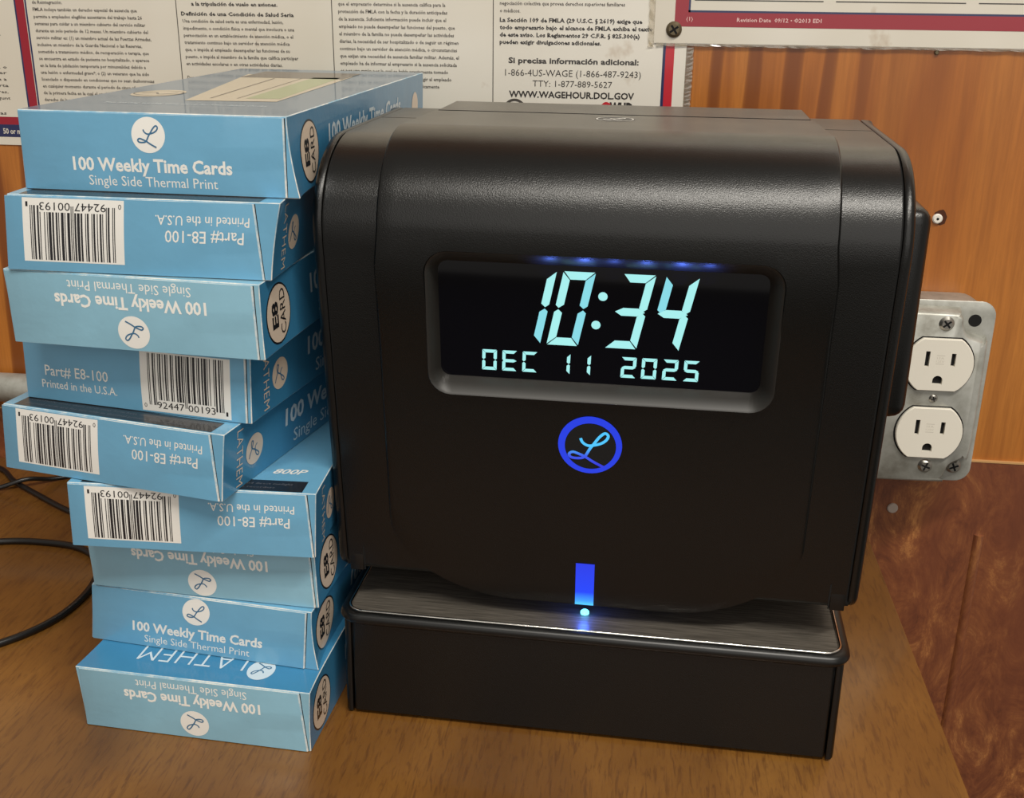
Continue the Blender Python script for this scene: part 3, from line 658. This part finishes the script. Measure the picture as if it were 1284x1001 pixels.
ld = disc('indicator_light', (-2, 15.4, 47.2), 1.7, 'z', M['led'], ck, 1.4, 16, .6)
def plight(name, loc, e, c, r=.002):
    l = bpy.data.lights.new(name, 'POINT'); l.energy = e; l.color = c; l.shadow_soft_size = r
    o = bpy.data.objects.new(name, l); COL.objects.link(o); o.parent = ck; o.location = tuple(q * S for q in loc); return o
plight('slot_glow', (-2, 11.5, 50.5), .006, (.05, .14, 1.0))
for x_, e in ((-18, .7), (-6, 1.3), (4, .5), (15, .8), (27, 1.2), (36, .6)):
    l = bpy.data.lights.new('display_glow', 'SPOT'); l.energy = e * .006; l.color = (.10, .20, 1.0); l.shadow_soft_size = 0; l.spot_size = math.radians(95); l.spot_blend = 1.0
    lo = bpy.data.objects.new('display_glow', l); COL.objects.link(lo); lo.parent = ck; lo.location = (x_ * S, (FY(184) + 1.0) * S, .1822); lo.rotation_euler = (math.pi, 0, 0)

# ------------------------------------------------------------------ cartons
UPC_L = {'0': '0001101', '1': '0011001', '2': '0010011', '3': '0111101', '4': '0100011', '5': '0110001', '6': '0101111', '7': '0111011', '8': '0110111', '9': '0001011'}
def upc(d):
    s = '101' + ''.join(UPC_L[q] for q in d[:6]) + '01010' + ''.join(''.join('1' if z_ == '0' else '0' for z_ in UPC_L[q]) for q in d[6:]) + '101'
    return s
UB = upc('092447001931')
BW, BL_ = 94.0, 203.1
HS = [26.8, 26.35, 26.66, 27.61, 26.48, 26.34, 26.15, 26.1, 27.03]
POSE = [(-182.03, -237.31, -1.57), (-187.35, -246.97, -.68), (-189.6, -245.61, -4.6), (-198.46, -228.53, -9.22), (-207.2, -235.76, -11.15), (-179.05, -245.42, 1.71), (-181.47, -229.81, -3.38), (-186.22, -228.31, -6.09), (-182.02, -248.64, -3.11)]
SH = [.55, 2.56, -.32, 1.47, 2.52, 1.11, -.59, 2.92, -.24]
# end shown, upright?, right bulge (top, bottom), left bulge (top, bottom), flap inset (top, bottom), colour
SPEC = [
 ('title', True, (.2, 4.2), (0, .3), (.6, .4), 'blue1', 'topmost blue card carton with glossy picture lid, upright lettering and round badge'),
 ('bars', False, (2.6, .4), (-1.0, 0), (6.5, 2.0), 'blue1', 'second blue carton from the top, upside-down barcode end with crushed right corner'),
 ('title', False, (.5, .6), (.4, -.6), (1.8, 1.4), 'blue2', 'third blue carton from the top, upside-down title end and round E8 badge on its side'),
 ('bars', True, (.2, .2), (0, 0), (1.6, 1.4), 'blue1', 'fourth blue carton from the top, barcode end the right way up'),
 ('bars', False, (.8, .2), (-.6, 0), (4.8, .7), 'blue1', 'fifth blue carton from the top, jutting left with black strip and upside-down barcode'),
 ('bars', False, (.4, 0), (0, 0), (3.2, .5), 'blue1', 'sixth blue carton from the top, small black strip on its lid and upside-down barcode end'),
 ('title', False, (.3, .3), (.4, 0), (1.6, .9), 'blue2', 'seventh blue carton from the top, upside-down title end tucked under the barcode ends'),
 ('title', True, (.6, 5.2), (-.3, .4), (1.4, .8), 'blue1', 'eighth blue carton from the top, upright title end just above the lowest carton'),
 ('title', False, (1.6, .3), (1.4, 0), (2.8, .7), 'blue2', 'lowest blue carton, standing on the table, large upside-down capitals on its lid'),
]
def sstep(t): t = max(0, min(1, t)); return t * t * (3 - 2 * t)
for b in range(9):
    end, up, rb, lbg, ins, colr, label = SPEC[b]
    H = HS[b] - .05; z0 = sum(HS[b + 1:]) + .02; px, py, yw = POSE[b]; sh = SH[b]
    o = thing('time_card_carton', label, 'box', (px, py, z0), math.radians(yw), 'stacked blue cartons of time cards')
    def base(x_, y_, z_, H=H, sh=sh): return (x_ + sh * z_ / H, y_, z_)
    def full(x_, y_, z_, H=H, sh=sh, rb=rb, lbg=lbg):
        fz = max(0, min(1, z_ / H)); dec = math.exp(-max(0, y_) / 16)
        dx = (rb[0] * fz ** 1.6 + rb[1] * (1 - fz) ** 1.6) * sstep((x_ - (BW - 7)) / 7) * dec
        dx -= (lbg[0] * fz ** 1.6 + lbg[1] * (1 - fz) ** 1.6) * sstep((6 - x_) / 6) * dec
        return (x_ + sh * z_ / H + dx, y_, z_)
    # body: subdivided carton with bevelled, worn edges
    e = .3
    xs_ = [0, e, 2, 4, 6, 20, 47, 74, BW - 7, BW - 5, BW - 3, BW - 1.5, BW - e, BW]
    ys_ = [.5, .5 + e, 3, 6, 9, 12, 15, 18, 22, 26, 30, 36, 44, 60, 90, 130, BL_ - e, BL_]
    zs_ = [0, e] + [H * q / 10 for q in range(1, 10)] + [H - e, H]
    vid = {}; vs = []; fs = []; mi = []
    def V(i, j, k, vid=vid, vs=vs):
        # collapse outer grid lines to a chamfer
        key = (i, j, k)
        if key in vid: return vid[key]
        x_, y_, z_ = xs_[i], ys_[j], zs_[k]
        vid[key] = len(vs); vs.append(full(x_, y_, z_)); return vid[key]
    nx, ny, nz = len(xs_) - 1, len(ys_) - 1, len(zs_) - 1
    def add(q, m_): fs.append(q); mi.append(m_)
    # faces inset by the chamfer, with chamfer strips between them
    def vx(i, j, k, fixed):
        return V(i, j, k)
    def P3(x_, y_, z_): vs.append(full(x_, y_, z_)); return len(vs) - 1
    def face_grid(axis, val, A, Bq, m_):
        g = [[None] * len(Bq) for _ in A]
        for ia, a in enumerate(A):
            for ib, b2 in enumerate(Bq):
                p = {'x': (val, a, b2), 'y': (a, val, b2), 'z': (a, b2, val)}[axis]; g[ia][ib] = P3(*p)
        for ia in range(len(A) - 1):
            for ib in range(len(Bq) - 1): add((g[ia][ib], g[ia + 1][ib], g[ia + 1][ib + 1], g[ia][ib + 1]), m_)
    xi, yi, zi = xs_[1:-1], ys_[1:-1], zs_[1:-1]
    topm = 1 if b in (8,) else 0
    face_grid('y', .5, xi, zi, 0); face_grid('y', BL_, xi, zi, 0)
    face_grid('x', 0, yi, zi, 0); face_grid('x', BW, yi, zi, 2)  # right side takes the darker blue, its shade put into the colour
    face_grid('z', 0, xi, yi, 0); face_grid('z', H, xi, yi, 1 if b in (8, 0) else 0)
    def strip(pa, pb, m_=3):
        ids = [(P3(*p), P3(*q)) for p, q in zip(pa, pb)]
        for i in range(len(ids) - 1): add((ids[i][0], ids[i + 1][0], ids[i + 1][1], ids[i][1]), m_)
    for (yv, yq) in ((.5, .5 + e), (BL_, BL_ - e)):
        for (zv, zq) in ((0, e), (H, H - e)): strip([(x_, yv, zq) for x_ in xi], [(x_, yq, zv) for x_ in xi])
        for (xv, xq) in ((0, e), (BW, BW - e)): strip([(xq, yv, z_) for z_ in zi], [(xv, yq, z_) for z_ in zi])
    for (xv, xq) in ((0, e), (BW, BW - e)):
        for (zv, zq) in ((0, e), (H, H - e)): strip([(xv, y_, zq) for y_ in yi], [(xq, y_, zv) for y_ in yi])
    for xv, xq in ((0, e), (BW, BW - e)):
        for yv, yq in ((.5, .5 + e), (BL_, BL_ - e)):
            for zv, zq in ((0, e), (H, H - e)): add((P3(xq, yv, zq), P3(xv, yq, zq), P3(xq, yq, zv)), 3)
    bm = bmesh.new(); bv = [bm.verts.new(p) for p in vs]
    for q, m_ in zip(fs, mi):
        f = bm.faces.new([bv[i] for i in q]); f.material_index = m_
    bmesh.ops.remove_doubles(bm, verts=bm.verts, dist=.001)
    bm_obj('carton_body', bm, [M[colr], M['lid'] if b == 0 else M['blue3'], M['blue3'], M['edge']], o, 28)
    # tuck flap closing the end, its edge showing raw card
    def FX(side, z_): return (BW - (ins[1] + (ins[0] - ins[1]) * z_ / H)) if side else .35
    fl, fm = [], []
    NZ = 10; zz = [.35 + (H - .9) * i / NZ for i in range(NZ + 1)]
    bulge = lambda t: .5 * math.sin(math.pi * t)
    rows_ = []
    for z_ in zz:
        r_ = FX(1, z_); t = (z_ / H)
        rows_.append([base(.35, .2, z_), base(.8, -.05 - bulge(t) * .2, z_), base(BW * .3, -.15 - bulge(t), z_), base(BW * .7, -.15 - bulge(t), z_), base(r_ - .5, -.1 - bulge(t) * .3, z_), base(r_, .2, z_), base(r_, .55, z_), base(.35, .55, z_)])
    n8 = 8; vs = [p for r_ in rows_ for p in r_]; fs = []; mi = []
    for i in range(NZ):
        for j in range(n8):
            fs.append((i * n8 + j, i * n8 + (j + 1) % n8, (i + 1) * n8 + (j + 1) % n8, (i + 1) * n8 + j)); mi.append(1 if j in (4, 5) else 0)
    fs.append(tuple(reversed(range(n8)))); mi.append(1); fs.append(tuple(NZ * n8 + j for j in range(n8))); mi.append(1)
    bm = bmesh.new(); bv = [bm.verts.new(p) for p in vs]
    for q, m_ in zip(fs, mi): f = bm.faces.new([bv[i] for i in q]); f.material_index = m_
    bm_obj('tuck_flap', bm, [M[colr], M['edge']], o, 40)
    # dark slit beside the flap
    pmesh('flap_gap', [base(FX(1, .4), .46, .4), base(FX(1, .4) + .2, .46, .4), base(FX(1, H - .6) + .35, .46, H - .6), base(FX(1, H - .6), .46, H - .6)], [(0, 1, 2, 3)], M['gap'], o)
    # print on the end
    yfl = 0
    def onflap(x_, y_, z_, ins=ins, H=H, base=base):
        r_ = BW - (ins[1] + (ins[0] - ins[1]) * z_ / H); bl = .5 * math.sin(math.pi * max(0, min(1, z_ / H)))
        K = [(.35, .2), (.8, -.05 - bl * .2), (BW * .3, -.15 - bl), (BW * .7, -.15 - bl), (r_ - .5, -.1 - bl * .3), (r_, .2), (BW + 9, .4)]
        yy = K[0][1]
        for (xa, ya), (xb, yb) in zip(K, K[1:]):
            if xa <= x_ <= xb: yy = ya + (yb - ya) * (x_ - xa) / (xb - xa); break
        return base(x_, yy + y_ - .05, z_)
    if up: fe = Frame((0, yfl, 0), (1, 0, 0), (0, 0, 1), onflap)
    else: fe = Frame((BW, yfl, H), (-1, 0, 0), (0, 0, -1), onflap)
    # for the upside-down frame the normal still points at the viewer
    W_, K_, G_, LB = Print(), Print(), Print(), Print()
    if end == 'title':
        zt = 7.4
        W_.text(fe, '100 Weekly Time Cards', 18.8, 75.2, zt, 4.3, .028, h=0)
        W_.text(fe, 'Single Side Thermal Print', 24.0, 69.8, 2.4, 3.4, .0, h=0)
        W_.disc(fe, 46.6, 19.6, 5.9, 0)
        LB.stroke(fe, [(46.6 + a * 5.7, 19.6 + c * 5.7) for a, c in LOGO], .5, .04)
    else:
        W_.text(fe, 'Part# E8-100', 9.4, 36.6, 10.2, 4.1, .004, h=0)
        W_.text(fe, 'Printed in the U.S.A.', 7.6, 40, 5.2, 3.2, .004, h=0)
        lx = 50.3 if up else 51.0
        for i in range(12):
            for j in range(10): W_.rect(fe, lx + i * 36.2 / 12, lx + (i + 1) * 36.2 / 12, .9 + j * (H - 4.5) / 10, .9 + (j + 1) * (H - 4.5) / 10, -.01)
        mod = 30.4 / 95
        for i, c in enumerate(UB):
            if c == '1':
                guard = i < 3 or i > 91 or 44 < i < 50 or i < 10 or i > 84
                b0 = 3.4 if guard else 5.6
                for j in range(8): K_.rect(fe, lx + 3.1 + i * mod, lx + 3.1 + (i + 1) * mod, b0 + j * (H - 4.2 - b0) / 8, b0 + (j + 1) * (H - 4.2 - b0) / 8, .03)
        K_.text(fe, '92447', lx + 6.3, lx + 17.4, 2.3, 2.7, .0, h=.03); K_.text(fe, '00193', lx + 19.0, lx + 30.0, 2.3, 2.7, .0, h=.03)
        K_.text(fe, '0', lx + .9, lx + 2.0, 2.2, 1.7, h=.03); K_.text(fe, '1', lx + 34.2, lx + 35.0, 2.2, 1.7, h=.03)
    W_.make('lettering', M['white'], o); K_.make('barcode', M['black'], o); LB.make('logo_line', M['logoblue'], o)
    # print on the right side
    W_, K_, C_, E_, LB = Print(), Print(), Print(), Print(), Print()
    fside = Frame((BW, 0, 0), (0, 1, 0), (0, 0, 1), full)
    if end == 'title':
        dc = 22.5 if b == 0 else 15.2
        K_.disc(fside, dc, 12.7, 10.9, .08); C_.disc(fside, dc, 12.7, 10.2, .13)
        fr90 = Frame((BW, dc, 12.7), (0, 0, 1), (0, -1, 0), full)
        K_.text(fr90, 'E8', -4.6, 4.8, .9, 5.0, .035, h=.24); K_.text(fr90, 'CARD', -8.0, 8.2, -5.6, 4.6, .0, h=.24)
        E_.disc(fside, 185, 12.7, 6.2, .1)
    else:
        fdn = Frame((BW, 0, 0), (0, 0, -1), (0, 1, 0), full)
        C_.text(fdn, 'LATHEM', -24.0, -1.5, 9.8, 4.4, -.006, h=.12, space=1.05)
        E_.disc(fside, 22.6, 12.3, 6.1, .1)
        fl90 = Frame((BW, 22.6, 12.3), (0, 0, -1), (0, 1, 0), full)
        LB.stroke(fl90, [(a * 5.8, c * 5.8) for a, c in LOGO], .5, .15)
    W_.text(fside, '100 Weekly Time Cards', 46, 156, 12.4, 7.0, .026, h=.12); W_.text(fside, 'Single Side Thermal Print', 53, 143, 3.2, 5.4, .0, h=.12)
    W_.make('lettering', M['whitedim'], o); C_.make('badge', M['cream'], o); E_.make('badge', M['cream'], o); K_.make('badge_lettering', M['black'], o); LB.make('logo_line', M['logoblue'], o)
    # print on the lid
    if b == 0:
        ft = Frame((0, 0, H), (1, 0, 0), (0, 1, 0), base)
        A, B2, C2, D2 = Print(), Print(), Print(), Print()
        A.poly(ft, [(41.3, 41.8), (75.1, 45), (69.3, 165), (17.2, 168.2)], .08); A.disc(ft, 20, 66, 9.6, .08, 14)
        B2.poly(ft, [(60, 54), (72.8, 55), (65.6, 157.3), (53.5, 155)], .12)
        C2.poly(ft, [(20.7, 149), (69, 149), (68, 184), (19, 186)], .12); C2.stroke(ft, [(47, 52), (38, 146)], .8, .14); C2.stroke(ft, [(57, 53), (50, 148)], .5, .14)
        C2.stroke(ft, [(14, 64), (18, 68), (22, 62), (27, 68)], .9, .14); C2.annulus(ft, 20, 66, 9.0, 9.6, .13)
        D2.text(ft, 'Top loading weekly time cards for attendance clocks', 16.8, 77.4, 27, 3.4, .0, h=.1, res=1)
        A.make('lid_picture', M['beige'], o); B2.make('lid_picture', M['green'], o); C2.make('lid_picture', M['darkpic'], o); D2.make('lettering', M['whitedim'], o)
    elif b == 8:
        ft = Frame((0, 0, H), (-1, 0, 0), (0, -1, 0), base)
        A, L2 = Print(), Print()
        A.text(ft, 'LATHEM', -64.5, -19.8, -19.6, 10.4, -.012, h=.1, space=1.05)
        A.disc(ft, -71.6, -11.6, 5.4, .08, 6.6); L2.stroke(ft, [(-71.6 + a * 5.2, -11.6 + c * 6) for a, c in LOGO], .5, .13)
        A.make('lettering', M['whitedim'], o); L2.make('logo_line', M['logoblue'], o)
    elif end == 'bars' and not up:
        ft = Frame((0, 0, H), (1, 0, 0), (0, 1, 0), base)
        K2, T2, W2 = Print(), Print(), Print()
        K2.rect(ft, 5, 89, 1.2, 10.4, .08)
        rr_ = random.Random(b)
        T2.text(ft, 'CAUTION: store these cards away from heat, moisture and direct sunlight', 8, 84, 6.6, 1.5, h=.12, res=1)
        T2.text(ft, 'thermal cards are for use only in thermal printing time recorders', 8, 78, 3.4, 1.5, h=.12, res=1)
        W2.text(ft, '800P', 73.4, 86.4, 16.6, 4.2, .02, .3, h=.1)
        K2.make('lid_strip', M['black'], o); T2.make('lettering', M['stripgrey'], o); W2.make('lettering', M['white'], o)
